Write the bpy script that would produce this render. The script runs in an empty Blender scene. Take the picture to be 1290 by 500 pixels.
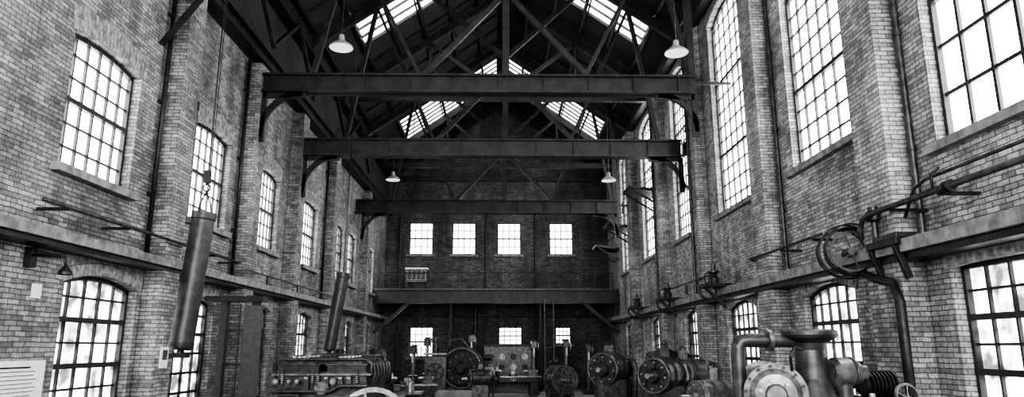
import bpy, bmesh, math, random
from mathutils import Vector, Matrix, Euler
random.seed(7)
H=2.4
XL,XR,YB,YF=-7.3,6.7,42.7,-7.0
RIDGE=18.3; SL=0.7
def roofz(x): return RIDGE-SL*abs(x)

# ---------------- materials ----------------
def newmat(name):
    m=bpy.data.materials.new(name); m.use_nodes=True
    nt=m.node_tree; b=nt.nodes['Principled BSDF']
    return m,nt,b
def g(v): return (v,v,v,1)
def metal(name,lo,hi,rough=0.4,met=0.6,scale=6,bump=0.1):
    m,nt,b=newmat(name); N=nt.nodes; L=nt.links
    geo=N.new('ShaderNodeNewGeometry')
    n=N.new('ShaderNodeTexNoise'); n.inputs['Scale'].default_value=scale; n.inputs['Detail'].default_value=5
    L.new(geo.outputs['Position'],n.inputs['Vector'])
    r=N.new('ShaderNodeValToRGB'); r.color_ramp.elements[0].position=.35; r.color_ramp.elements[1].position=.68
    r.color_ramp.elements[0].color=g(lo); r.color_ramp.elements[1].color=g(hi)
    L.new(n.outputs['Fac'],r.inputs['Fac']); L.new(r.outputs['Color'],b.inputs['Base Color'])
    b.inputs['Roughness'].default_value=rough; b.inputs['Metallic'].default_value=met
    bp=N.new('ShaderNodeBump'); bp.inputs['Strength'].default_value=bump; bp.inputs['Distance'].default_value=.02
    L.new(n.outputs['Fac'],bp.inputs['Height']); L.new(bp.outputs['Normal'],b.inputs['Normal'])
    return m
def brickmat(name,c1,c2,mort,dirt=.5,bias=0):
    m,nt,b=newmat(name); N=nt.nodes; L=nt.links
    geo=N.new('ShaderNodeNewGeometry'); sp=N.new('ShaderNodeSeparateXYZ'); L.new(geo.outputs['Position'],sp.inputs[0])
    ad=N.new('ShaderNodeMath'); ad.operation='ADD'; L.new(sp.outputs[0],ad.inputs[0]); L.new(sp.outputs[1],ad.inputs[1])
    cb=N.new('ShaderNodeCombineXYZ'); L.new(ad.outputs[0],cb.inputs[0]); L.new(sp.outputs[2],cb.inputs[1])
    nz=N.new('ShaderNodeTexNoise'); nz.inputs['Scale'].default_value=5; L.new(geo.outputs['Position'],nz.inputs['Vector'])
    vm=N.new('ShaderNodeVectorMath'); vm.operation='MULTIPLY_ADD'; vm.inputs[1].default_value=(.03,.03,0)
    L.new(nz.outputs['Color'],vm.inputs[0]); L.new(cb.outputs[0],vm.inputs[2])
    br=N.new('ShaderNodeTexBrick'); L.new(vm.outputs[0],br.inputs['Vector'])
    br.inputs['Scale'].default_value=1; br.inputs['Brick Width'].default_value=.25; br.inputs['Row Height'].default_value=.078
    br.inputs['Mortar Size'].default_value=.009; br.inputs['Mortar Smooth'].default_value=.35; br.inputs['Bias'].default_value=bias
    br.inputs['Color1'].default_value=g(c1); br.inputs['Color2'].default_value=g(c2); br.inputs['Mortar'].default_value=g(mort)
    def mulnoise(src,scale,lo,hi,p0,p1,detail=6,fac=1,stretch=None):
        n2=N.new('ShaderNodeTexNoise'); n2.inputs['Scale'].default_value=scale; n2.inputs['Detail'].default_value=detail; n2.inputs['Roughness'].default_value=.65
        if stretch:
            mp=N.new('ShaderNodeVectorMath'); mp.operation='MULTIPLY'; mp.inputs[1].default_value=stretch
            L.new(geo.outputs['Position'],mp.inputs[0]); L.new(mp.outputs[0],n2.inputs['Vector'])
        else: L.new(geo.outputs['Position'],n2.inputs['Vector'])
        r=N.new('ShaderNodeValToRGB'); r.color_ramp.elements[0].position=p0; r.color_ramp.elements[1].position=p1
        r.color_ramp.elements[0].color=g(lo); r.color_ramp.elements[1].color=g(hi)
        L.new(n2.outputs['Fac'],r.inputs['Fac'])
        mx=N.new('ShaderNodeMixRGB'); mx.blend_type='MULTIPLY'; mx.inputs[0].default_value=fac
        L.new(src,mx.inputs[1]); L.new(r.outputs['Color'],mx.inputs[2])
        return mx.outputs[0],n2
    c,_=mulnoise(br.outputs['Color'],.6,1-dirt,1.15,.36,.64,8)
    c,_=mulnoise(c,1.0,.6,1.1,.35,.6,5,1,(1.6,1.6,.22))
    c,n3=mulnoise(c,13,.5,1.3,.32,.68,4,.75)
    L.new(c,b.inputs['Base Color']); b.inputs['Roughness'].default_value=.75
    sub=N.new('ShaderNodeMath'); sub.operation='MULTIPLY_ADD'; sub.inputs[1].default_value=-1
    L.new(br.outputs['Fac'],sub.inputs[0])
    m5=N.new('ShaderNodeMath'); m5.operation='MULTIPLY'; m5.inputs[1].default_value=.7; L.new(n3.outputs['Fac'],m5.inputs[0]); L.new(m5.outputs[0],sub.inputs[2])
    bp=N.new('ShaderNodeBump'); bp.inputs['Strength'].default_value=.8; bp.inputs['Distance'].default_value=.013
    L.new(sub.outputs[0],bp.inputs['Height']); L.new(bp.outputs['Normal'],b.inputs['Normal'])
    return m
def glowmat(name,strength,lo=.75,scale=.8,sharp=(.35,.65)):  # window light is put into the material as emission
    m,nt,b=newmat(name); N=nt.nodes; L=nt.links
    geo=N.new('ShaderNodeNewGeometry'); n=N.new('ShaderNodeTexNoise'); n.inputs['Scale'].default_value=scale; n.inputs['Detail'].default_value=6
    L.new(geo.outputs['Position'],n.inputs['Vector'])
    r=N.new('ShaderNodeValToRGB'); r.color_ramp.elements[0].position=sharp[0]; r.color_ramp.elements[1].position=sharp[1]
    r.color_ramp.elements[0].color=g(lo); r.color_ramp.elements[1].color=g(1); L.new(n.outputs['Fac'],r.inputs['Fac'])
    L.new(r.outputs['Color'],b.inputs['Emission Color']); b.inputs['Emission Strength'].default_value=strength
    b.inputs['Base Color'].default_value=g(.3); b.inputs['Roughness'].default_value=.3
    return m
def boardmat(name,lo,hi):
    m,nt,b=newmat(name); N=nt.nodes; L=nt.links
    geo=N.new('ShaderNodeNewGeometry'); w=N.new('ShaderNodeTexWave'); w.bands_direction='Y'; w.inputs['Scale'].default_value=1.6; w.inputs['Distortion'].default_value=.4
    L.new(geo.outputs['Position'],w.inputs['Vector'])
    r=N.new('ShaderNodeValToRGB'); r.color_ramp.elements[0].position=.05; r.color_ramp.elements[1].position=.3
    r.color_ramp.elements[0].color=g(lo); r.color_ramp.elements[1].color=g(hi); L.new(w.outputs['Fac'],r.inputs['Fac'])
    L.new(r.outputs['Color'],b.inputs['Base Color']); b.inputs['Roughness'].default_value=.75
    return m
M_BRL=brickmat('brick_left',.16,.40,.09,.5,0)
M_BRR=brickmat('brick_right_lit',.24,.56,.12,.5,0)  # same brick made lighter: light from the left windows is in the colour
M_BRB=brickmat('brick_back_shaded',.07,.18,.05,.5)  # same brick made darker: the far end's shade is in the colour
M_ARCH=metal('arch_brick',.12,.34,.85,0,9,.4)
M_STONE=metal('stone',.12,.27,.8,0,5,.4)
M_STEEL=metal('girder_steel',.014,.034,.45,.3,3,.1)
M_DARK=metal('dark_iron',.012,.035,.45,.5,8,.15)
M_FRAME=metal('window_frame_paint',.012,.03,.5,.1,8,.05)
M_PIPE=metal('pipe_metal',.03,.08,.4,.6,7,.15)
M_MACH=metal('machine_paint',.018,.07,.33,.5,9,.15)
M_MACHL=metal('machine_light',.07,.19,.33,.6,9,.15)
M_BRIGHT=metal('worn_bright_metal',.25,.55,.28,.85,12,.1)
M_PLASTER=metal('painted_cyl',.02,.045,.4,.3,6,.2)
M_CONC=metal('concrete',.16,.30,.55,0,1.4,.15)
M_PAPER=metal('paper',.7,.8,.8,0,10,.0)
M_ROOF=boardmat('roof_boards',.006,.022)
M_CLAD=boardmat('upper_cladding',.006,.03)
M_LAMP=metal('lamp_enamel',.22,.3,.35,.0,10,.0)
M_LAMPIN=glowmat('lamp_inside',.4,1)
M_GU=glowmat('glass_upper',5.5,.8,.9)
M_GR=glowmat('glass_right',6.5,.8,.9)
M_GB=glowmat('glass_back',2.5,.85,.9)
M_GS=glowmat('glass_skylight',3.0,.4,2.5)
M_GL=glowmat('glass_lower',2.0,.06,2.6,(.38,.54))
M_GN=glowmat('rear_fill_glow',10.0,.9,1)  # strong glow for the unseen rear windows, added as fill light

# ---------------- builder ----------------
class B:
    def __init__(s,name,M=None): s.name=name; s.bm=bmesh.new(); s.mats=[]; s.M=M
    def mi(s,m):
        if m not in s.mats: s.mats.append(m)
        return s.mats.index(m)
    def add(s,vs,fs,mat,smooth=False):
        i=s.mi(mat); bv=[s.bm.verts.new((s.M@Vector(v)) if s.M else Vector(v)) for v in vs]
        for f in fs:
            try:
                fc=s.bm.faces.new([bv[k] for k in f]); fc.material_index=i; fc.smooth=smooth
            except ValueError: pass
    def box(s,c,size,mat,rot=None):
        R=Euler(rot).to_matrix() if rot else Matrix.Identity(3)
        vs=[Vector(c)+R@Vector((size[0]*x/2,size[1]*y/2,size[2]*z/2)) for x in(-1,1) for y in(-1,1) for z in(-1,1)]
        s.add(vs,[(0,1,3,2),(4,6,7,5),(0,4,5,1),(2,3,7,6),(0,2,6,4),(1,5,7,3)],mat)
    def bar(s,p0,p1,w,h,mat,up=(0,0,1)):
        p0=Vector(p0);p1=Vector(p1); d=(p1-p0).normalized(); u=Vector(up)
        if abs(d.dot(u))>.98: u=Vector((0,1,0))
        if abs(d.dot(u))>.98: u=Vector((1,0,0))
        a=d.cross(u).normalized(); b=a.cross(d).normalized()
        vs=[p+a*w/2*x+b*h/2*y for p in(p0,p1) for x in(-1,1) for y in(-1,1)]
        s.add(vs,[(0,1,3,2),(4,6,7,5),(0,4,5,1),(2,3,7,6),(0,2,6,4),(1,5,7,3)],mat)
    def ibeam(s,p0,p1,w,h,mat,t=.05):
        s.bar(p0,p1,t,h,mat); 
        for q in(-1,1):
            o=Vector((0,0,q*(h/2-t/2))); s.bar(Vector(p0)+o,Vector(p1)+o,w,t,mat)
    def prism(s,pts,t0,t1,mat):
        n=len(pts); vs=[(p[0],t0,p[1]) for p in pts]+[(p[0],t1,p[1]) for p in pts]
        fs=[tuple(range(n)),tuple(range(2*n-1,n-1,-1))]+[(i,(i+1)%n,n+(i+1)%n,n+i) for i in range(n)]
        s.add(vs,fs,mat)
    def lathe(s,base,axis,prof,mat,seg=24):
        base=Vector(base); ax=Vector(axis).normalized(); u=ax.orthogonal().normalized(); v=ax.cross(u)
        for (a0,r0),(a1,r1) in zip(prof[:-1],prof[1:]):
            vs=[];fs=[]
            for k in range(seg):
                an=2*math.pi*k/seg; dd=u*math.cos(an)+v*math.sin(an)
                vs.append(base+ax*a0+dd*max(r0,1e-4)); vs.append(base+ax*a1+dd*max(r1,1e-4))
            for k in range(seg):
                j=(k+1)%seg; fs.append((2*k,2*j,2*j+1,2*k+1))
            s.add(vs,fs,mat,abs(a1-a0)>1e-6)
    def cyl(s,p0,p1,r,mat,r1=None,seg=20):
        p0=Vector(p0);p1=Vector(p1);L=(p1-p0).length; r1=r if r1 is None else r1
        s.lathe(p0,p1-p0,[(0,0),(0,r),(L,r1),(L,0)],mat,seg)
    def tube(s,pts,r,mat,seg=8):
        pts=[Vector(p) for p in pts]; vs=[];fs=[]
        u=None
        for i,p in enumerate(pts):
            d=(pts[min(i+1,len(pts)-1)]-pts[max(i-1,0)]).normalized()
            if u is None: u=d.orthogonal().normalized()
            u=(u-d*u.dot(d)).normalized(); v=d.cross(u)
            for k in range(seg):
                a=2*math.pi*k/seg; vs.append(p+(u*math.cos(a)+v*math.sin(a))*r)
        for i in range(len(pts)-1):
            for k in range(seg):
                j=(k+1)%seg; fs.append((i*seg+k,i*seg+j,(i+1)*seg+j,(i+1)*seg+k))
        fs.append(tuple(range(seg))); fs.append(tuple(range(len(vs)-seg,len(vs))))
        s.add(vs,fs,mat,True)
    def torus(s,c,axis,R,r,mat,seg=28,ms=8):
        c=Vector(c);ax=Vector(axis).normalized();u=ax.orthogonal().normalized();v=ax.cross(u)
        vs=[];fs=[]
        for i in range(seg):
            a=2*math.pi*i/seg; d=u*math.cos(a)+v*math.sin(a)
            for k in range(ms):
                b=2*math.pi*k/ms; vs.append(c+d*(R+r*math.cos(b))+ax*r*math.sin(b))
        for i in range(seg):
            for k in range(ms):
                fs.append((i*ms+k,((i+1)%seg)*ms+k,((i+1)%seg)*ms+(k+1)%ms,i*ms+(k+1)%ms))
        s.add(vs,fs,mat,True)
    def wheel(s,c,axis,R,mat,w=.1,spokes=6,rim=.07):
        c=Vector(c);ax=Vector(axis).normalized();u=ax.orthogonal().normalized();v=ax.cross(u)
        s.lathe(c-ax*w/2,ax,[(0,R-rim),(0,R),(w,R),(w,R-rim),(0,R-rim)],mat,36)
        s.cyl(c-ax*w*.7,c+ax*w*.7,R*.17,mat)
        for i in range(spokes):
            a=2*math.pi*i/spokes; d=u*math.cos(a)+v*math.sin(a)
            s.bar(c+d*R*.1,c+d*(R-rim/2),w*.4,R*.1,mat,up=ax)
    def bolts(s,c,axis,R,n,mat,r=.02,l=.03):
        c=Vector(c);ax=Vector(axis).normalized();u=ax.orthogonal().normalized();v=ax.cross(u)
        for i in range(n):
            a=2*math.pi*i/n; p=c+(u*math.cos(a)+v*math.sin(a))*R; s.cyl(p,p+ax*l,r,mat,seg=6)
    def done(s,bevel=0,origin=True,parent=None):
        bmesh.ops.recalc_face_normals(s.bm,faces=s.bm.faces)
        me=bpy.data.meshes.new(s.name); s.bm.to_mesh(me); s.bm.free()
        for m in s.mats: me.materials.append(m)
        o=bpy.data.objects.new(s.name,me); bpy.context.collection.objects.link(o)
        if origin and len(me.vertices):
            xs=[v.co for v in me.vertices]
            c=Vector(((min(v.x for v in xs)+max(v.x for v in xs))/2,(min(v.y for v in xs)+max(v.y for v in xs))/2,min(v.z for v in xs)))
            me.transform(Matrix.Translation(-c)); o.location=c
        if bevel:
            md=o.modifiers.new('bevel','BEVEL'); md.width=bevel; md.segments=2; md.limit_method='ANGLE'; md.angle_limit=math.radians(50)
        if parent: o.parent=parent
        return o

ML=Matrix(((0,1,0,XL),(1,0,0,0),(0,0,1,0),(0,0,0,1)))
MR=Matrix(((0,-1,0,XR),(1,0,0,0),(0,0,1,0),(0,0,0,1)))
MB=Matrix(((1,0,0,0),(0,-1,0,YB),(0,0,1,0),(0,0,0,1)))
MFm=Matrix(((1,0,0,0),(0,1,0,YF),(0,0,1,0),(0,0,0,1)))
def archprof(s0,s1,z0,z1,rise,n=12):
    if rise<=0: return [(s0,z0),(s1,z0),(s1,z1),(s0,z1)]
    w=s1-s0; R=(w*w/4+rise*rise)/(2*rise); cz=z1-R; cs=(s0+s1)/2; a=math.asin(w/2/R)
    return [(s0,z0),(s1,z0)]+[(cs+R*math.sin(a-2*a*i/n),cz+R*math.cos(a-2*a*i/n)) for i in range(n+1)]
def archz(s,s0,s1,z1,rise):
    if rise<=0: return z1
    w=s1-s0; R=(w*w/4+rise*rise)/(2*rise); return z1-R+math.sqrt(max(0,R*R-(s-(s0+s1)/2)**2))
def wall(name,M,outer,holes,mat,th=.55):
    cu=bpy.data.curves.new(name,'CURVE'); cu.dimensions='2D'; cu.fill_mode='BOTH'; cu.extrude=th/2
    for pts in [outer]+holes:
        sp=cu.splines.new('POLY'); sp.points.add(len(pts)-1)
        for i,p in enumerate(pts): sp.points[i].co=(p[0],p[1],0,1)
        sp.use_cyclic_u=True
    ob=bpy.data.objects.new('tmpc',cu); bpy.context.collection.objects.link(ob)
    bpy.context.view_layer.update()
    me=bpy.data.meshes.new_from_object(ob.evaluated_get(bpy.context.evaluated_depsgraph_get()))
    bpy.data.objects.remove(ob)
    K=Matrix(((1,0,0,0),(0,0,1,-th/2),(0,1,0,0),(0,0,0,1)))
    me.transform(M@K); me.materials.clear(); me.materials.append(mat)
    bm=bmesh.new(); bm.from_mesh(me); bmesh.ops.remove_doubles(bm,verts=bm.verts,dist=1e-4); bmesh.ops.recalc_face_normals(bm,faces=bm.faces)
    for f in bm.faces: f.material_index=0; f.smooth=False
    bm.to_mesh(me); bm.free()
    me.name=name; o=bpy.data.objects.new(name,me); bpy.context.collection.objects.link(o); return o
wn=[0]
def window(M,s0,s1,z0,z1,rise,cols,rows,rails,gm,arch=True,sill=True,rec=.22,name=None,mt=.038):
    wn[0]+=1
    b=B(name or 'window_%d'%wn[0],M)
    t=-rec
    b.add([(p[0],t-.03,p[1]) for p in archprof(s0,s1,z0,z1,rise)],[tuple(range(len(archprof(s0,s1,z0,z1,rise))))],gm)
    fw=.07
    b.box((s0+fw/2,t,(z0+z1-rise)/2),(fw,.12,z1-rise-z0),M_FRAME); b.box((s1-fw/2,t,(z0+z1-rise)/2),(fw,.12,z1-rise-z0),M_FRAME)
    b.box(((s0+s1)/2,t,z0+fw/2),(s1-s0,.13,fw),M_FRAME)
    if rise>0:
        P=archprof(s0,s1,z0,z1,rise)[2:]
        Q=[(p[0]*.98+(s0+s1)/2*.02,p[1]-fw*1.1) for p in P]
        for i in range(len(P)-1): b.prism([P[i],P[i+1],Q[i+1],Q[i]],t-.06,t+.06,M_FRAME)
    else: b.box(((s0+s1)/2,t,z1-fw/2),(s1-s0,.12,fw),M_FRAME)
    for i in range(1,cols):
        s=s0+(s1-s0)*i/cols; zt=archz(s,s0,s1,z1,rise); b.box((s,t+.005,(z0+zt)/2),(mt,.05,zt-z0),M_FRAME)
    for j in range(1,rows):
        z=z0+(z1-z0)*j/rows
        if z<z1-rise-.02:
            th=.09 if j in rails else mt
            b.box(((s0+s1)/2,t+(.02 if j in rails else 0),z),(s1-s0,.09 if j in rails else .045,th),M_FRAME)
    if sill: b.box(((s0+s1)/2,-.02,z0-.07),(s1-s0+.3,.34,.14),M_STONE)
    if arch:
        r=max(rise,.06); w=s1-s0; R=(w*w/4+r*r)/(2*r); cz=z1-R; cs=(s0+s1)/2; a=math.asin(w/2/R); n=int(2*a*R/.10)
        a*=1.06
        for L0,L1,tt in ((.01,.22,.035),(.235,.44,.02)):
            for i in range(n):
                a0=-a+2*a*(i+.06)/n; a1=-a+2*a*(i+.92)/n
                b.prism([(cs+q*math.sin(x),cz+q*math.cos(x)) for q,x in((R+L0,a0),(R+L1,a0),(R+L1,a1),(R+L0,a1))],-.05,tt,M_ARCH)
    return b.done(origin=True)

# ---------------- walls ----------------
LW=[(10.92,13.1),(15.7,17.8),(20.1,21.95),(24.8,26.75),(29.5,31.4),(32.3,34.0),(36.5,38.8)]
LNEAR=[(5.6,7.9),(.8,3.1),(-4.2,-1.9)]
LS,LC,LR=5.35,7.82,.11
hol=[]
for a,c in LW+LNEAR: hol.append(archprof(a,c,LS,LC,LR))
LLOW=[(11.55,13.85),(20.2,21.9),(24.8,26.7),(29.5,31.4),(32.5,34.1),(36.6,38.6)]+LNEAR
for a,c in LLOW: hol.append(archprof(a,c,.9,3.66,.17))
hol.append(archprof(15.6,17.6,.02,3.6,.17))
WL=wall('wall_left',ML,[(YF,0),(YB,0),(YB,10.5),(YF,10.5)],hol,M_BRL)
for a,c in LW+LNEAR: window(ML,a,c,LS,LC,LR,6,6,(3,),M_GU)
for a,c in LLOW: window(ML,a,c,.9,3.66,.17,5,7,(3,5),M_GL)
window(ML,15.6,17.6,.02,3.6,.17,4,8,(2,6),M_GL,sill=False,name='door_1',mt=.06)

RW=[(12.3,15.1),(17.7,20.6),(23.7,25.9),(28.8,31.9),(35.0,37.6)]
RNEAR=[(1.5,4.3),(-4.2,-1.4)]
hol=[]
RT=12.9
for a,c in RW: hol.append(archprof(a,c,6.35,RT,.3))
for a,c in [(7.2,10.0)]+RNEAR: hol.append(archprof(a,c,5.45,10.2,.3))
RLOW=[(12.9,15.2),(18.1,20.5),(23.5,25.3),(29.0,31.0),(35.1,37.3)]
for a,c in RLOW+RNEAR: hol.append(archprof(a,c,.9,3.7,.22))
hol.append(archprof(7.3,10.1,.9,3.6,0))
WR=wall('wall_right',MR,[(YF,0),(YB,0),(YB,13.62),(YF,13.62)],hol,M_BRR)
for a,c in RW: window(MR,a,c,6.35,RT,.3,6,14,(4,9),M_GR,mt=.045)
for a,c in [(7.2,10.0)]+RNEAR: window(MR,a,c,5.45,10.2,.3,5,6,(3,),M_GR,mt=.06)
for a,c in RLOW+RNEAR: window(MR,a,c,.9,3.7,.22,6,7,(3,5),M_GL)
window(MR,7.3,10.1,.9,3.6,0,6,7,(3,5),M_GL)

bw=[(-5.85,-4.35),(-3.15,-1.65),(-.3,1.2),(3.0,4.5)]
hol=[[(a,8.1),(c,8.1),(c,10.15),(a,10.15)] for a,c in bw]
bl=[(-5.65,-4.2,1.83,3.63),(-.2,1.26,2.55,3.63),(3.3,4.27,2.6,3.63)]
hol+=[[(a,z0),(c,z0),(c,z1),(a,z1)] for a,c,z0,z1 in bl]
gable=[(XL,0),(XR,0),(XR,roofz(XR)),(0,RIDGE),(XL,roofz(XL))]
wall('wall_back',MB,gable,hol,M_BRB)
for a,c in bw: window(MB,a,c,8.1,10.15,0,4,4,(2,),M_GB,arch=False,mt=.05)
for a,c,z0,z1 in bl: window(MB,a,c,z0,z1,0,4,4,(2,),M_GB,arch=False,mt=.05)
fw=[(-6.3,-2.5),(-1.9,1.9),(2.5,6.1)]
wall('wall_front',MFm,gable,[[(a,3),(c,3),(c,10.5),(a,10.5)] for a,c in fw],M_BRL)
for a,c in fw: window(MFm,a,c,3,10.5,0,6,10,(4,),M_GN,arch=False)  # unseen windows behind the camera, sized and brightened to light surfaces facing it

b=B('floor'); b.box((-.3,(YB+YF)/2,-.1),(14,YB-YF,.2),M_CONC); b.done(origin=False)

for y in [14.4,18.85,23.15,28.1,35.3]:
    b=B('pilaster'); b.box((XL+.2,y,5.2),(.38,.72,10.4),M_BRL); b.done(origin=True,parent=WL)
for (y,w) in [(11.2,1.0),(16.4,.85),(21.95,.8),(27.3,.8),(33.4,.8)]:
    b=B('pilaster'); b.box((XR-.2,y,6.8),(.38,w,13.6),M_BRR); b.done(origin=True,parent=WR)
b=B('trim_1',ML); b.box(((YB+YF)/2,.24,4.1),(YB-YF,.46,.16),M_STONE); b.box(((YB+YF)/2,.2,3.98),(YB-YF,.4,.1),M_DARK); b.done(origin=False)
b=B('trim_2',MR); b.box(((YB+YF)/2,.26,3.95),(YB-YF,.5,.2),M_STONE); b.box(((YB+YF)/2,.22,3.8),(YB-YF,.4,.12),M_DARK); b.done(origin=False)
b=B('upper_cladding',ML); b.box(((YB+YF)/2,-.1,11.85),(YB-YF,.3,2.7),M_CLAD); b.done(origin=False,parent=WL)
b=B('trim_3'); b.ibeam((XL+.22,YF,10.75),(XL+.22,YB,10.75),.35,.45,M_STEEL); b.done(origin=False)
b=B('trim_4'); b.bar((XL+.3,YF,13.0),(XL+.3,YB,13.0),.3,.35,M_STEEL); b.done(origin=False)
b=B('trim_5'); b.bar((XR-.25,YF,13.3),(XR-.25,YB,13.3),.3,.35,M_STEEL); b.done(origin=False)

# ---------------- roof ----------------
bands=[(-3,0),(9,12.2),(23.2,25.8),(35.3,39.3)]  # first two bands are unseen skylights, added to brighten the hall
X0,X1=.35,5.6
for side,nm in((-1,'roof_left'),(1,'roof_right')):
    b=B(nm); sk=B('skylight_'+('left' if side<0 else 'right'))
    def quad(bb,xa,xb,ya,yb,m,off=0):
        P=[(side*xa,ya,roofz(xa)+off),(side*xb,ya,roofz(xb)+off),(side*xb,yb,roofz(xb)+off),(side*xa,yb,roofz(xa)+off)]
        P2=[(p[0],p[1],p[2]+.12) for p in P]
        bb.add(P+P2,[(0,1,2,3),(4,5,6,7),(0,1,5,4),(1,2,6,5),(2,3,7,6),(3,0,4,7)],m)
    y=YF
    for ya,yb in bands+[(YB,YB)]:
        quad(b,0,7.8,y,ya,M_ROOF)
        if yb>ya:
            quad(b,0,X0,ya,yb,M_ROOF); quad(b,X1,7.8,ya,yb,M_ROOF)
            P=[(side*X0,ya,roofz(X0)+.1),(side*X1,ya,roofz(X1)+.1),(side*X1,yb,roofz(X1)+.1),(side*X0,yb,roofz(X0)+.1)]
            sk.add(P,[(0,1,2,3)],M_GS)
            n=int((yb-ya)/.55)
            for i in range(n+1):
                yy=ya+(yb-ya)*i/n; sk.bar((side*X0,yy,roofz(X0)),(side*X1,yy,roofz(X1)),.05,.09,M_FRAME)
            for k in range(1,5):
                xx=X0+(X1-X0)*k/5; sk.bar((side*xx,ya,roofz(xx)-.02),(side*xx,yb,roofz(xx)-.02),.06,.08,M_FRAME)
        y=yb
    for k in range(1,7):
        xx=k*1.12; b.bar((side*xx,YF,roofz(xx)-.1),(side*xx,YB,roofz(xx)-.1),.12,.2,M_STEEL)
    for k in range(34):
        yy=YF+1+k*1.45
        if any(a-.1<yy<c+.1 for a,c in bands): continue
        b.bar((0,yy,roofz(0)-.05),(side*7.2,yy,roofz(7.2)-.05),.07,.12,M_STEEL)
    b.done(origin=False); sk.done(origin=False)
b=B('trim_6'); b.bar((0,YF,RIDGE-.2),(0,YB,RIDGE-.2),.15,.35,M_STEEL); b.done(origin=False)

def bracket(b,xw,y,zt,side,L=1.15,D=1.3):
    n=10; P=[]
    for i in range(n+1):
        a=math.pi/2*i/n; P.append((xw+side*L*(1-math.cos(a)),y,zt-D*(1-math.sin(a))))
    for i in range(n): b.bar(P[i],P[i+1],.16,.1,M_STEEL,up=(0,1,0))
    b.bar((xw+side*.05,y,zt),(xw+side*.05,y,zt-D-.15),.16,.1,M_STEEL,up=(0,1,0))
    b.bar((xw+side*.05,y,zt-.06),(xw+side*(L+.1),y,zt-.06),.16,.1,M_STEEL,up=(0,1,0))
    b.bar((xw+side*.1,y,zt-.55),(xw+side*.5,y,zt-.1),.06,.06,M_STEEL)
def truss(y,tz,th,xl,xr,low=True,king=True):
    b=B('roof_truss')
    kx=.1
    if low:
        b.ibeam((xl,y,tz),(xr,y,tz),.42,th,M_STEEL,.06)
        b.bar((xl,y,tz),(xr,y,tz),.16,th*.9,M_STEEL)
        for k in range(int((xr-xl)/1.3)+1):
            b.box((xl+.3+k*1.3,y,tz),(.05,.3,th-.1),M_STEEL)
        bracket(b,XL+.38,y,tz-th/2,1); bracket(b,XR-.38 if xr>6 else xr,y,tz-th/2,-1,1.1,1.1)
        if xr<6.2:
            b.bar((xr-.1,y,tz+.1),(XR-.02,y,tz+.1),.06,.08,M_STEEL)
            b.bar((xr-.1,y,tz),(xr-.1,y,roofz(xr)-.3),.2,.22,M_STEEL)
        base=tz+th/2
    else: base=tz
    for sd in(-1,1):
        b.bar((0,y,RIDGE-.4),(sd*6.9,y,roofz(6.9)-.4),.22,.32,M_STEEL)
        if low:
            b.bar((kx+sd*.05,y,tz+2.9),(kx+sd*2.4,y,base),.13,.15,M_STEEL)
            b.bar((sd*2.4,y,base),(sd*4.6,y,roofz(4.6)-.5),.10,.10,M_STEEL)
            b.bar((sd*5.5,y,base),(sd*4.6,y,roofz(4.6)-.5),.14,.16,M_STEEL)
            b.bar((kx,y,tz+3.4),(sd*3.2,y,roofz(3.2)-.5),.13,.15,M_STEEL)
        else:
            b.bar((-6.6*1,y,tz) if sd<0 else (6.3,y,tz),(0,y,tz),.2,.3,M_STEEL)
            b.bar((0,y,tz+.1),(sd*3.2,y,roofz(3.2)-.5),.13,.16,M_STEEL)
            b.bar((sd*3.2,y,tz+.1),(sd*3.2,y,roofz(3.2)-.5),.1,.1,M_STEEL)
    b.bar((kx,y,base),(kx,y,RIDGE-.4),.2,.2,M_STEEL)
    return b.done()
truss(18.7,9.84,.56,XL+.42,5.62)
truss(23.05,9.21,.62,XL+.42,XR-.42)
truss(33.4,9.24,.68,XL+.05,5.75)
truss(28.1,13.0,.3,-6,6,low=False)
truss(38.3,12.7,.3,-6,6,low=False)
truss(41.9,12.8,.3,-6,6,low=False)
truss(12.5,13.0,.3,-6,6,low=False)
truss(5,13.0,.3,-6,6,low=False)
b=B('wind_bracing')
for y0,y1 in((14.4,18.7),(18.7,23.05),(23.05,28.1),(28.1,33.4)):
    b.bar((XL+.6,y0,11.0),(XL+.6,(y0+y1)/2,12.8),.12,.12,M_STEEL); b.bar((XL+.6,(y0+y1)/2,12.8),(XL+.6,y1,11.0),.12,.12,M_STEEL)
b.done()

# ---------------- mezzanine ----------------
b=B('mezzanine')
b.box((-.3,40.9,5.5),(13.9,3.4,.15),M_DARK)
b.ibeam((XL+.06,39.1,5.2),(XR-.06,39.1,5.2),.35,.75,M_STEEL)
b.box((-.3,39.0,5.62),(13.85,.3,.08),M_PIPE)
for x,s in((XL+.1,1),(XR-.1,-1)):
    b.bar((x,39.1,3.2),(x+s*1.9,39.1,4.85),.15,.18,M_STEEL)
for k in range(9): b.bar((-6.5+k*1.55,39.2,5.3),(-6.5+k*1.55,42.5,5.3),.12,.25,M_STEEL)
for x in(-2.9,2.2): b.cyl((x,39.4,0),(x,39.4,4.85),.1,M_STEEL)
b.done()
b=B('mezzanine_railing')
for k in range(10):
    b.cyl((-6.9+k*1.47,39.0,5.66),(-6.9+k*1.47,39.0,6.55),.02,M_DARK,seg=6)
b.cyl((-6.9,39,6.55),(6.33,39,6.55),.022,M_DARK,seg=6); b.cyl((-6.9,39,6.1),(6.33,39,6.1),.015,M_DARK,seg=6)
b.done()
b=B('control_cabinet')
b.box((-4.95,39.9,6.45),(1.2,.6,.75),M_MACHL); b.box((-4.95,39.9,6.87),(1.3,.7,.08),M_PAPER)
for k in range(4): b.box((-5.35+k*.27,39.58,6.5),(.18,.04,.5),M_MACH)
for x in(-5.45,-4.45):
    for y in(39.65,40.15): b.box((x,y,5.83),(.06,.06,.5),M_DARK)
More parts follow.
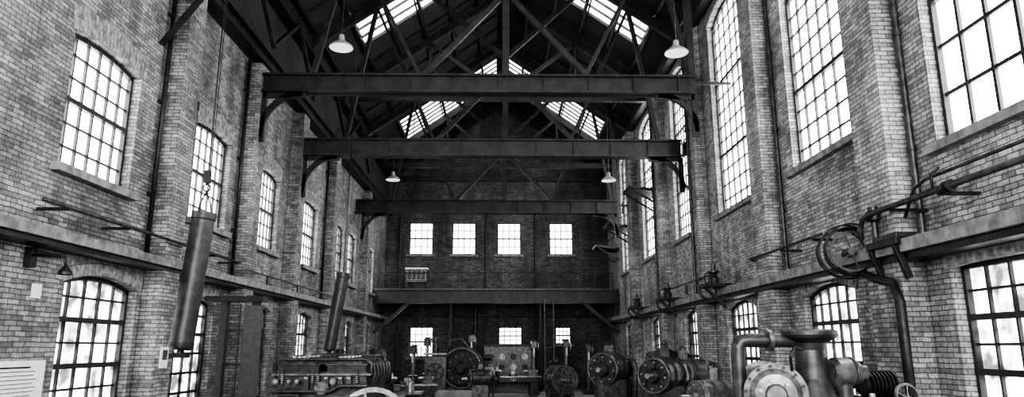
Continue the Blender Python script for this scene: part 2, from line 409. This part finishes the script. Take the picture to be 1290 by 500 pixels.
b.box((-4.95,39.9,5.75),(1.1,.55,.05),M_DARK)
b.done(.01)
def ladder(x,y,z0,z1,w=.45):
    b=B('access_ladder')
    for s in(-1,1): b.bar((x+s*w/2,y,z0),(x+s*w/2,y,z1),.05,.06,M_PIPE)
    z=z0+.3
    while z<z1: b.cyl((x-w/2,y,z),(x+w/2,y,z),.018,M_PIPE,seg=6); z+=.3
    b.done()
ladder(5.35,42.3,5.6,11.3,.7); ladder(2.65,38.7,0,5.0,.5)
for x in(-1.0,2.1,-6.4):
    b=B('riser_pipe'); b.cyl((x,42.6,5.6),(x,42.6,11),.05,M_PIPE); b.cyl((x,42.6,0),(x,42.6,5.4),.05,M_PIPE); b.done()
b=B('overhead_pipe'); b.cyl((-6.8,42.3,4.3),(6.2,42.3,4.3),.06,M_PIPE); b.cyl((-1.6,42.3,3.2),(-1.6,42.3,4.8),.12,M_PIPE); b.done()

# ---------------- lamps ----------------
def lamp(x,y,z,top,arm=None):
    b=B('pendant_lamp')
    b.lathe((x,y,z),(0,0,1),[(0,.31),(.02,.32),(.06,.29),(.14,.2),(.2,.1),(.24,.08),(.36,.07),(.40,.03)],M_LAMP,28)
    b.lathe((x,y,z+.005),(0,0,1),[(0,.3),(.05,.27),(.12,.19),(.17,.09),(.18,0)],M_LAMPIN,28)
    b.lathe((x,y,z+.03),(0,0,1),[(-.03,0),(-.02,.05),(.03,.07),(.1,.04)],M_LAMPIN,12)
    b.cyl((x,y,z+.38),(x,y,top),.018,M_DARK,seg=8)
    b.box((x,y,top),(.12,.12,.05),M_DARK)
    b.done()
lamp(-4.28,16.9,10.15,roofz(4.28)-.1); lamp(4.66,17.0,10.1,roofz(4.66)-.1)
lamp(-4.75,28.9,9.5,roofz(4.75)-.1); lamp(4.65,28.9,9.5,roofz(4.65)-.1); lamp(-3.8,28.1,10.35,12.9)

# ---------------- hanging ducts (left) ----------------
b=B('hanging_cylinder')
p0=Vector((-5.93,13.0,2.35)); p1=Vector((-5.78,13.1,4.95)); d=(p1-p0).normalized(); L=(p1-p0).length
b.lathe(p0,d,[(0,0),(0,.17),(.05,.21),(L*.94,.21),(L*.95,.225),(L,.225),(L,.15),(L,0)],M_PLASTER,28)
b.lathe(p0,d,[(.06,.222),(.14,.222)],M_DARK,28); b.lathe(p0,d,[(L*.5,.215),(L*.5,.222),(L*.52,.222),(L*.52,.215)],M_PLASTER,28)
b.cyl(p0-d*.12,p0,.06,M_DARK); b.box(p0-d*.1,(.3,.2,.08),M_DARK)
for s in(-1,1): b.tube([p1+Vector((s*.13,0,0)),p1+Vector((s*.1,0,.18)),p1+Vector((0,0,.42))],.015,M_DARK)
b.torus(p1+Vector((0,0,.5)),(0,1,0),.07,.018,M_DARK,14,6)
b.box(p1+Vector((0,0,.72)),(.1,.1,.25),M_DARK)
b.cyl(p1+Vector((0,0,.6)),(-5.78,13.1,9.9),.016,M_DARK,seg=6)
b.cyl(p1+Vector((.05,0,.6)),(-5.74,13.1,9.9),.01,M_DARK,seg=6)
b.bar((XL+.05,13.6,9.95),(-5.6,13.0,9.95),.12,.18,M_STEEL); b.bar((XL+.05,13.6,8.7),(-6.1,13.2,9.9),.1,.1,M_STEEL)
b.done()
b=B('hanging_cylinder')
p0=Vector((-4.97,20.2,2.3)); p1=Vector((-4.66,20.2,4.55)); d=(p1-p0).normalized(); L=(p1-p0).length
b.lathe(p0,d,[(0,0),(0,.14),(.05,.18),(L-.15,.18),(L-.14,.2),(L,.2),(L,0)],M_PLASTER,24)
b.tube([p1,p1+Vector((0,0,.3)),(-4.62,20.2,9)],.012,M_DARK); b.cyl((-4.97,20.2,0),p0,.05,M_DARK); b.box((-4.97,20.2,.03),(.4,.4,.06),M_DARK)
b.tube([(-4.62,20.2,9),(-4.6,20.2,roofz(4.6)-.1)],.012,M_DARK)
b.done()

# ---------------- left conduits ----------------
def pipe(name,pts,r,mat=M_PIPE,clamps=(),seg=8,cm=None):
    b=B(name); b.tube(pts,r,mat,seg)
    for c in clamps: b.box(c[0],c[1],cm or M_DARK)
    b.done()
pipe('steam_pipe',[(XL+.5,10.0,4.55),(XL+.5,17.8,4.55)],.03,clamps=[((XL+.27,y,4.52),(.52,.04,.05)) for y in(10.6,12.4,16.2,17.6)])
pipe('steam_pipe',[(XL+.5,18.2,4.42),(XL+.5,30,4.42)],.022,clamps=[((XL+.48,y,4.3),(.04,.04,.25)) for y in(20,23,26,29)])
b=B('electrical_conduit'); b.tube([(XL+.1,15.3,8.0),(XL+.12,15.3,8.3),(XL+.12,15.2,8.35),(XL+.12,15.05,8.2),(XL+.12,15.05,4.3)],.025,M_PIPE); b.box((XL+.08,15.3,7.95),(.15,.16,.2),M_DARK); b.done()
for y in(18.3,13.85,23.7,27.5,36.0):
    pipe('downpipe',[(XL+.1,y,4.2),(XL+.1,y,10.4)],.05,M_DARK,clamps=[((XL+.06,y,z),(.1,.16,.06)) for z in(5.5,7.5,9.5)])
b=B('gas_lamp_bracket')
b.tube([(XL+.02,10.55,3.8),(XL+.6,10.5,3.75),(XL+.65,10.5,3.6)],.025,M_DARK); b.box((XL+.06,10.55,3.75),(.1,.15,.3),M_DARK)
b.lathe((XL+.65,10.5,3.48),(0,0,1),[(0,.1),(.04,.1),(.12,.04),(.15,.02)],M_DARK,16); b.done()
def wallsign(name,M,s0,s1,z0,z1,lines=True):
    b=B(name,M); b.box(((s0+s1)/2,.02,(z0+z1)/2),(s1-s0,.03,z1-z0),M_PAPER)
    if lines:
        z=z1-.1; k=0
        while z>z0+.1:
            w=(s1-s0)*(.5 if k==0 else random.uniform(.6,.82)); b.box(((s0+s1)/2,.038,z),(w,.006,.025 if k==0 else .01),M_MACH); z-=.06; k+=1
    b.done()
wallsign('notice_board',ML,9.9,11.3,1.3,2.2)
wallsign('notice_board',ML,14.85,15.25,1.35,1.9); wallsign('notice_board',ML,10.75,10.95,3.15,3.37,False)
b=B('notice_board',ML); b.box((14.4,.41,2.2),(.3,.03,.42),M_PAPER); b.box((14.4,.43,2.25),(.2,.006,.2),M_MACHL); b.done()

b=B('door_2')
xa,xb,yy=-6.8,-6.05,17.1
for x in(xa,xb): b.box((x,yy,1.75),(.16,.22,3.5),M_FRAME)
b.box((-6.55,yy,3.56),(1.45,.3,.14),M_FRAME); b.box((xb+.02,yy-.2,1.7),(.42,.07,3.4),M_FRAME,(0,0,.4))
b.box(((xa+xb)/2,yy,.5),(.6,.06,1.0),M_FRAME); b.box(((xa+xb)/2,yy,2.2),(.03,.05,2.5),M_FRAME)
for k in range(3): b.box(((xa+xb)/2,yy,1.2+k*.8),(.6,.05,.04),M_FRAME)
b.done(.01)

# ---------------- right wall services ----------------
b=B('steam_pipe')
b.tube([(XR-.62,6,4.55),(XR-.62,11.0,4.55),(XR-.62,11.25,4.5),(XR-.62,11.35,4.35),(XR-.62,11.35,4.18)],.045,M_PIPE,12)
for y in(7.5,9.2,10.4): b.box((XR-.33,y,4.5),(.6,.04,.05),M_DARK)
for y in(8.9,9.0): b.cyl((XR-.62,y,4.55),(XR-.62,y+.04,4.55),.08,M_PIPE)
b.tube([(XR-.62,9.3,4.55),(XR-.62,9.3,4.8),(XR-.5,9.3,4.9)],.02,M_DARK)
b.done()
pipe('steam_pipe',[(XR-.52,6,4.8),(XR-.52,9.6,4.8),(XR-.52,9.9,4.72),(XR-.52,10.2,4.35)],.025)
pipe('steam_pipe',[(XR-.5,13.0,4.55),(XR-.5,16.9,4.55)],.03,clamps=[((XR-.27,y,4.5),(.48,.04,.05)) for y in(13.4,15,16.8)])
pipe('steam_pipe',[(XR-.5,20.2,4.5),(XR-.5,25,4.5)],.03,clamps=[((XR-.48,y,4.3),(.04,.04,.3)) for y in(20.5,23)])
def drain(x,y):
    b=B('drain_pipe'); b.cyl((x,y,4.08),(x,y,13.0),.055,M_PIPE,seg=12)
    for z in(5.5,7.5,9.5,11.5): b.cyl((x,y,z),(x,y,z+.08),.075,M_PIPE,seg=12)
    b.done()
drain(XR-.09,11.9); drain(XR-.09,10.5); drain(XR-.48,21.95); drain(XR-.09,15.7); drain(XR-.48,27.3)
b=B('drain_pipe'); b.tube([(XR-.5,11.6,3.62),(XR-.52,11.2,3.5),(XR-.52,10.75,3.4),(XR-.52,10.6,3.1),(XR-.52,10.6,0.02)],.075,M_DARK,12); b.done()
b=B('hose_reel')
c=Vector((6.13,12.0,4.04))
for i in range(7):
    b.torus(c+Vector((.02*i-.06,-.03*i+.05,-.015*(i%3)+.01*i)),(.25,1,.06*(i%3)),.41+.018*(i%4),.016,M_DARK,44,7)
b.cyl(c+Vector((.0,.05,0)),(6.65,12.1,4.04),.05,M_PIPE)
b.wheel(c+Vector((-.02,-.24,0)),(.25,1,0),.36,M_DARK,.04,6,.04); b.cyl(c+Vector((-.05,-.32,0)),c+Vector((.02,.08,0)),.07,M_PIPE)
b.tube([c+Vector((.3,-.1,-.3)),c+Vector((.42,-.1,-.6)),c+Vector((.34,-.1,-.85)),c+Vector((.42,-.1,-1.05))],.018,M_DARK)
b.done()
b=B('shelf_bracket')
b.box((6.4,10.85,4.03),(.58,.9,.12),M_DARK); b.box((6.35,10.8,4.13),(.33,.6,.1),M_PIPE)
for y in(10.5,11.2):
    b.bar((6.15,y,3.97),(6.32,y,3.45),.08,.1,M_DARK)
b.cyl((6.25,11.2,4.1),(6.25,11.2,4.5),.05,M_PIPE); b.lathe((6.25,11.2,4.45),(0,0,1),[(0,.05),(.03,.12),(.17,.12),(.2,.08),(.26,.08),(.26,0)],M_PIPE)
b.done(.008)
def valve(yv,sc=1):
    b=B('valve_unit'); c=Vector((6.0,yv,4.2))
    b.box(c+Vector((.1,0,-.1)),(.9,.8,.08),M_DARK); b.bar(c+Vector((-.25,0,-.15)),c+Vector((.3,0,-.7)),.08,.08,M_DARK)
    b.lathe(c,(0,0,1),[(-.1,.13),(.1,.15),(.22,.1),(.28,.16),(.32,.16),(.36,0)],M_PIPE); b.wheel(c+Vector((-.15,-.2,.1)),(0,1,0),.19,M_DARK,.03,5,.03)
    for i in range(3): b.torus(c+Vector((-.15,.1,-.25)),(.4,1,.1*i),.2+.02*i,.018,M_DARK,24,6)
    b.cyl(c+Vector((0,0,.3)),c+Vector((0,0,.5)),.06,M_PIPE); b.done()
for yv in(19.3,24.8,30.5): valve(yv)
for y,z in((28.6,8.95),(34.6,8.45),(39.2,8.0)):
    b=B('maintenance_platform')
    b.box((XR-.7,y,z),(1.36,1.5,.07),M_PIPE,(0,.12,0)); b.box((XR-.7,y,z-.06),(1.3,1.4,.05),M_DARK,(0,.12,0))
    for s in(-.6,.6): b.bar((XR-1.2,y+s,z-.04),(XR-.04,y+s,z-.75),.07,.07,M_DARK)
    for s in(-.7,.7): b.cyl((XR-1.3,y+s,z),(XR-.05,y+s,z+.75),.02,M_DARK,seg=6)
    b.done()

# ---------------- machines ----------------
def engine(x,y,top,w=1.95,Ld=2.6):
    b=B('diesel_engine'); rnd=random.Random(3)
    b.box((x,y,.25),(w+.4,Ld+.4,.5),M_CONC); b.box((x,y,1.0),(w*.8,Ld,1.1),M_MACH)
    b.box((x,y,top-.5),(w*.9,Ld*.96,.5),M_MACH); b.box((x,y,top-.30),(w,Ld+.06,.04),M_MACHL)
    b.tube([(x-w*.5,y-Ld/2,top-.27),(x-w*.5,y-Ld/2,top-.1),(x-w*.44,y-Ld/2,top-.02),(x+w*.44,y-Ld/2,top-.02),(x+w*.5,y-Ld/2,top-.1),(x+w*.5,y-Ld/2,top-.27)],.03,M_PIPE,10)
    b.tube([(x-w*.47,y+Ld/2,top-.2),(x-w*.42,y+Ld/2,top+.03),(x+w*.42,y+Ld/2,top+.03),(x+w*.47,y+Ld/2,top-.2)],.03,M_PIPE,10)
    for s in(-1,1):
        xx=x+s*w*.24
        b.box((xx,y,top-.2),(w*.4,Ld*.94,.14),M_DARK); b.box((xx,y,top-.12),(w*.43,Ld*.96,.03),M_MACH)
        for k in range(6):
            yy=y-Ld*.4+k*Ld*.16
            b.box((xx,yy,top-.07),(w*.3,Ld*.1,.08),M_MACH); b.cyl((xx-w*.08,yy,top-.05),(xx-w*.08,yy,top+.03),.045,M_BRIGHT,seg=10)
            b.cyl((xx+w*.1,yy,top-.05),(xx+w*.1,yy,top+.02),.05,M_DARK,seg=10)
            b.tube([(xx+s*w*.2,yy,top-.1),(xx+s*w*.26,yy,top-.12),(xx+s*w*.28,yy,top-.3),(xx+s*w*.24,yy,top-.5)],.035,M_PIPE,8)
    yf=y-Ld/2
    xx=x-w*.45
    while xx<x+w*.44:
        t=rnd.random(); 
        if t<.3: b.cyl((xx,yf-.1,top-.42),(xx,yf+.02,top-.42),rnd.uniform(.04,.07),M_MACHL,seg=12); b.cyl((xx,yf-.13,top-.42),(xx,yf,top-.42),.02,M_BRIGHT,seg=8)
        elif t<.55: b.box((xx,yf-.03,top-.45),(.11,.1,rnd.uniform(.12,.28)),M_MACH); b.box((xx,yf-.06,top-.36),(.06,.08,.04),M_BRIGHT)
        elif t<.8: 
            for q in range(5): b.torus((xx,yf-.07,top-.3-q*.035),(0,0,1),.03,.008,M_BRIGHT,12,5)
            b.cyl((xx,yf-.07,top-.5),(xx,yf-.07,top-.2),.015,M_MACH,seg=8)
        else: b.tube([(xx,yf,top-.2),(xx,yf-.14,top-.25),(xx+.06,yf-.15,top-.5),(xx+.1,yf,top-.7)],.02,M_PIPE,6)
        xx+=rnd.uniform(.09,.16)
    b.tube([(x-w*.48,yf-.12,top-.6),(x+w*.1,yf-.12,top-.6),(x+w*.2,yf-.12,top-.5),(x+w*.48,yf-.12,top-.5)],.035,M_PIPE,8)
    b.lathe((x+w*.02,yf-.05,top-.55),(0,-1,0),[(0,.13),(.08,.13),(.1,.1),(.1,0)],M_MACHL)
    b.box((x-w*.3,yf-.1,top-.75),(.4,.2,.22),M_MACH); b.box((x+w*.25,yf-.1,top-.78),(.5,.2,.2),M_MACHL)
    b.wheel((x+w*.5+.02,y-1.0,.95),(.35,-1,0),.72,M_BRIGHT,.12,6,.09); b.box((x+w*.5+.02,y-1.0,.5),(.2,.3,1.0),M_MACH)
    b.cyl((x+w*.35,y-.9,.95),(x+w*.5+.05,y-1.0,.95),.1,M_MACH)
    b.done(.008)
engine(-3.38,14.4,2.2,1.85,2.2)

b=B('steam_pump')
b.box((3.5,8.4,.3),(1.9,2.2,.6),M_CONC); b.box((3.4,8.5,1.0),(1.0,1.5,.9),M_MACH)
b.lathe((3.02,7.75,1.89),(.28,1,0),[(-.08,0),(-.08,.1),(-.05,.12),(-.04,.22),(0,.28),(0,.34),(.06,.34),(.06,.29),(1.3,.29),(1.3,.34),(1.38,.34),(1.38,0)],M_MACHL,40)
b.bolts((3.01,7.74,1.89),(.28,1,0),.31,14,M_DARK,.017,-.03)
b.bolts((3.0,7.69,1.89),(.28,1,0),.165,6,M_BRIGHT,.022,-.04)
b.lathe((3.55,8.0,1.85),(0,0,1),[(0,.26),(.1,.22),(.2,.18),(.52,.165),(.60,.19),(.66,.29),(.69,.31),(.73,.31),(.75,.27),(.75,0)],M_PIPE,36)
b.bolts((3.55,8.0,2.54),(0,0,1),.24,12,M_DARK,.02,-.05)
b.tube([(3.45,8.0,2.48),(2.85,8.05,2.48),(2.78,8.05,2.47),(2.74,8.05,2.41),(2.73,8.05,2.3),(2.73,8.05,1.6),(2.73,8.05,.6)],.08,M_PIPE,16)
b.lathe((3.12,8.03,2.48),(-1,0,0),[(0,.08),(0,.12),(.05,.12),(.05,.08)],M_MACHL)
b.lathe((3.72,7.9,2.12),(1,.15,0),[(0,0),(0,.11),(.04,.17),(.22,.17),(.22,.13),(.32,.13),(.32,.09),(.42,.09),(.42,0)],M_MACHL,28)
b.cyl((3.85,7.9,1.5),(3.85,7.9,2.05),.1,M_MACH); b.torus((3.95,7.92,2.12),(1,.15,0),.155,.025,M_MACH)
for k in range(7): b.lathe((4.2+k*.045,8.1,1.98),(1,.15,0),[(0,.1),(0,.16),(.02,.16),(.02,.1)],M_DARK,24)
b.cyl((4.15,8.1,1.98),(4.55,8.15,1.98),.12,M_DARK); b.box((4.35,8.12,1.2),(.4,.5,1.3),M_MACH)
b.wheel((4.45,7.7,1.85),(.3,-1,.2),.17,M_BRIGHT,.03,5,.025); b.cyl((4.45,7.7,1.85),(4.4,8.0,1.8),.02,M_BRIGHT)
b.box((3.95,7.8,1.62),(1.4,.8,.08),M_MACHL); 
for k in range(7): b.cyl((3.45+k*.17,7.45,1.66),(3.45+k*.17,7.45,1.78),.03,M_BRIGHT,seg=8)
b.lathe((3.95,7.5,1.66),(0,0,1),[(0,.08),(.1,.08),(.12,.12),(.17,.12),(.19,.03),(.26,.03)],M_BRIGHT)
b.tube([(3.2,7.7,2.15),(3.15,7.6,2.3),(3.2,7.6,2.4),(3.35,7.75,2.38)],.018,M_DARK)
b.tube([(4.9,8.2,0),(4.9,8.2,1.6),(4.75,8.15,1.8),(4.5,8.1,1.9)],.04,M_DARK)
b.done(.006)

def motor(x,y,z,r,L,ax,mat=M_MACH,name='electric_motor'):
    b=B(name); a=Vector(ax).normalized(); c=Vector((x,y,z))
    b.lathe(c-a*L/2,a,[(-.12,0),(-.12,r*.35),(0,r*.45),(0,r*.9),(.08,r),(L*.3,r),(L*.3,r*1.08),(L*.36,r*1.08),(L*.36,r),(L*.64,r),(L*.64,r*1.08),(L*.7,r*1.08),(L*.7,r),(L-.08,r),(L,r*.9),(L,r*.4),(L+.15,r*.3),(L+.15,0)],mat,32)
    b.bolts(c-a*L/2,a,r*.72,8,M_BRIGHT,.025,-.04)
    b.cyl(c-a*(L/2+.35),c+a*(L/2+.3),r*.14,M_BRIGHT); b.wheel(c+a*(L/2+.3),a,r*.8,M_DARK,.1,6,.06)
    b.torus(c-a*(L/2),a,r*.93,.02,M_MACHL)
    b.box(c+Vector((0,0,r+.1)),(r*.5,r*.6,.24),mat); b.torus(c+Vector((0,0,r+.24)),(0,1,0),.07,.02,M_DARK,14,6)
    b.box((x,y,(z-r*.6)/2),(r*1.7,r*1.9,z-r*.6),M_MACH); b.box((x,y,.1),(r*2.6,r*2.8,.2),M_CONC)
    b.tube([c+Vector((r*.7,0,r*.6)),c+Vector((r*1.3,0,r*.7)),c+Vector((r*1.5,0,0)),(x+r*1.3,y,.1)],.035,M_PIPE)
    b.done(.008)
motor(3.95,17.0,1.75,.42,1.3,(.75,1,0)); motor(4.9,18.9,1.7,.4,1.3,(1,.35,0),M_MACHL)
motor(3.3,21.5,1.75,.5,1.1,(.6,1,0),M_MACH); motor(5.2,14.0,1.45,.35,.9,(1,.5,0))
motor(3.9,25.5,1.6,.5,1.1,(.3,1,0),M_MACHL); motor(4.9,29.5,1.5,.55,1.2,(.5,1,0)); motor(5.3,22.7,1.9,.4,1.0,(1,.3,0))
motor(4.0,13.3,1.5,.3,.8,(1,.4,0),M_MACHL); motor(-4.3,21.8,1.55,.4,1.0,(1,-.3,0)); motor(-.9,30,1.1,.4,.9,(1,.2,0))
def lathemach(x,y,L,ax,ztop):
    b=B('metal_lathe',Matrix.Translation((x,y,0))@Matrix.Rotation(ax,4,'Z'))
    for s in(-1,1): b.box((s*L*.38,0,.35),(.4,.6,.7),M_MACH)
    b.box((0,0,.82),(L,.5,.22),M_MACH)
    for s in(-.18,.18): b.box((0,s,.96),(L,.06,.06),M_BRIGHT)
    b.box((-L*.36,0,1.2),(L*.25,.55,.5),M_MACHL); b.lathe((-L*.22,0,1.22),(1,0,0),[(0,.22),(.12,.22),(.12,.1),(.3,.06),(.3,0)],M_BRIGHT)
    b.lathe((-L*.48,0,1.2),(-1,0,0),[(0,.25),(.1,.25),(.1,.18),(.2,.18),(.2,0)],M_MACH)
    b.box((L*.36,0,1.12),(L*.13,.35,.34),M_MACHL); b.cyl((L*.22,0,1.22),(L*.45,0,1.22),.06,M_BRIGHT)
    b.box((L*.05,0,1.04),(.4,.62,.1),M_MACH); b.box((L*.05,0,1.16),(.2,.2,.16),M_BRIGHT); b.wheel((L*.05,-.38,.9),(0,1,0),.12,M_BRIGHT,.03,4,.02)
    b.box((-L*.36,0,1.5+(ztop-1.6)/2),(.1,.1,max(.1,ztop-1.5)),M_DARK); b.lathe((-L*.36,0,ztop),(1,0,0),[(-.2,.15),(.2,.15)],M_DARK)
    b.done(.008)
lathemach(.4,35.5,3.2,.1,1.9); lathemach(-3.8,27.5,2.6,.35,1.7); lathemach(2.6,32,2.2,1.2,1.8); lathemach(5.0,34.5,2.4,1.4,1.8)
b=B('generator')
x,y=-2.3,33.0
b.box((x,y,.25),(2.6,2.2,.5),M_CONC)
b.lathe((x+.45,y-.5,1.45),(.2,1,0),[(-.25,0),(-.25,.2),(-.05,.3),(-.05,.75),(0,.8),(0,.98),(.5,.98),(.5,.85),(.9,.85),(.9,0)],M_MACH,40)
b.torus((x+.45,y-.5,1.45),(.2,1,0),.9,.05,M_MACHL); b.bolts((x+.45,y-.55,1.45),(.2,1,0),.6,10,M_BRIGHT,.03,-.05)
b.box((x-.75,y,1.25),(1.0,1.2,1.5),M_MACH); b.box((x-.75,y-.1,2.1),(1.1,1.3,.1),M_MACHL); b.cyl((x-.8,y,2.1),(x-.8,y,2.75),.16,M_MACH)
b.lathe((x-.8,y,2.7),(0,0,1),[(0,.3),(.1,.3),(.15,.1),(.15,0)],M_MACH); b.wheel((x-.75,y-.75,1.3),(0,1,0),.4,M_DARK,.08,6,.05)
b.tube([(x-.3,y,2.1),(x-.1,y,2.7),(x+.4,y,2.8),(x+.8,y,2.3)],.07,M_PIPE)
b.done(.01)
b=B('switchboard')
b.box((.35,38.3,1.25),(2.6,.4,2.4),M_MACH); b.box((.35,38.3,2.5),(2.8,.5,.12),M_DARK)
for i in range(4):
    for j in range(2): b.lathe((-.6+i*.62,38.09,1.9-j*.55),(0,-1,0),[(0,.17),(.05,.17),(.05,.13),(.03,.13),(.03,0)],M_MACHL if (i+j)%2 else M_DARK,20)
    b.box((-.6+i*.62,38.07,.7),(.4,.05,.5),M_DARK)
b.done(.01)
b=B('cable_drum')
c=Vector((2.35,28,1.15)); ax=Vector((.35,-1,0)).normalized()
b.lathe(c-ax*.45,ax,[(0,0),(0,.56),(.06,.56),(.06,.4),(.84,.4),(.84,.56),(.9,.56),(.9,.48),(.86,.48),(.86,0)],M_MACHL,32)
for k in range(9): b.torus(c-ax*(.34-k*.085),ax,.42,.04,M_MACH,28,6)
b.bolts(c+ax*.42,ax,.3,6,M_DARK,.03,.05); b.cyl(c-ax*.7,c+ax*.7,.06,M_BRIGHT)
for s in(-.62,.62):
    p=c+ax*s; b.bar(p,(p.x-.45,p.y,0),.08,.1,M_DARK); b.bar(p,(p.x+.45,p.y,0),.08,.1,M_DARK)
b.done(.006)
def drill(x,y,h):
    b=B('drill_press'); b.box((x,y,.08),(.6,.8,.16),M_MACH); b.cyl((x,y+.2,.1),(x,y+.2,h),.08,M_MACHL); b.cyl((x,y-.05,1.0),(x,y-.05,1.06),.25,M_MACHL)
    b.box((x,y,h-.15),(.28,.75,.35),M_MACH); b.cyl((x,y-.25,h-.75),(x,y-.25,h-.3),.05,M_BRIGHT); b.wheel((x+.22,y-.2,h-.25),(1,0,0),.2,M_BRIGHT,.03,3,.02)
    b.lathe((x,y+.35,h+.02),(0,0,1),[(0,.2),(.06,.2),(.06,.15),(.12,.15),(.12,0)],M_DARK); b.box((x,y+.1,1.03),(.1,.3,.08),M_MACH); b.done(.008)
drill(-5.2,30,2.3); drill(-4.4,35,2.4); drill(3.4,36.8,2.7); drill(4.6,37.2,2.5); drill(-5.6,24,2.2); drill(-4.0,37.5,2.8); drill(1.7,37.0,2.7); drill(-1.6,37.3,3.0)
b=B('workbench')
b.box((-3.6,24,.9),(1.9,.9,.08),M_MACHL)
for sx in(-.85,.85):
    for sy in(-.38,.38): b.box((-3.6+sx,24+sy,.43),(.09,.09,.86),M_MACH)
b.box((-3.6,24,.3),(1.75,.8,.04),M_MACH); b.box((-3.9,23.9,1.15),(.5,.4,.42),M_MACH); b.lathe((-3.1,24,.94),(0,0,1),[(0,.15),(.3,.15),(.35,.05),(.42,.05)],M_BRIGHT)
b.box((-3.5,23.9,1.05),(.2,.5,.2),M_MACHL)
b.done(.01)
b=B('pressure_tank')
b.lathe((-5.9,33,0),(0,0,1),[(0,.5),(2.0,.5),(2.2,.42),(2.32,.25),(2.36,0)],M_MACH,28); b.cyl((-5.9,33,2.3),(-5.9,33,3.1),.07,M_PIPE); b.torus((-5.9,33,.5),(0,0,1),.5,.03,M_DARK); b.torus((-5.9,33,1.7),(0,0,1),.5,.03,M_DARK)
b.done()

# ---------------- light ----------------
w=bpy.data.worlds.new('World'); bpy.context.scene.world=w; w.use_nodes=True
w.node_tree.nodes['Background'].inputs[0].default_value=g(.8); w.node_tree.nodes['Background'].inputs[1].default_value=.6

cam=bpy.data.cameras.new('camera'); co=bpy.data.objects.new('camera',cam); bpy.context.collection.objects.link(co)
cam.lens=24.0; cam.sensor_width=36; cam.clip_end=200
co.location=(0,0,H); co.rotation_euler=(math.radians(90+12.3),0,math.radians(-.85))
bpy.context.scene.camera=co
try:
    bpy.context.scene.view_settings.look='AgX - High Contrast'
    bpy.context.scene.view_settings.exposure=1.2
except Exception as e: print(e)
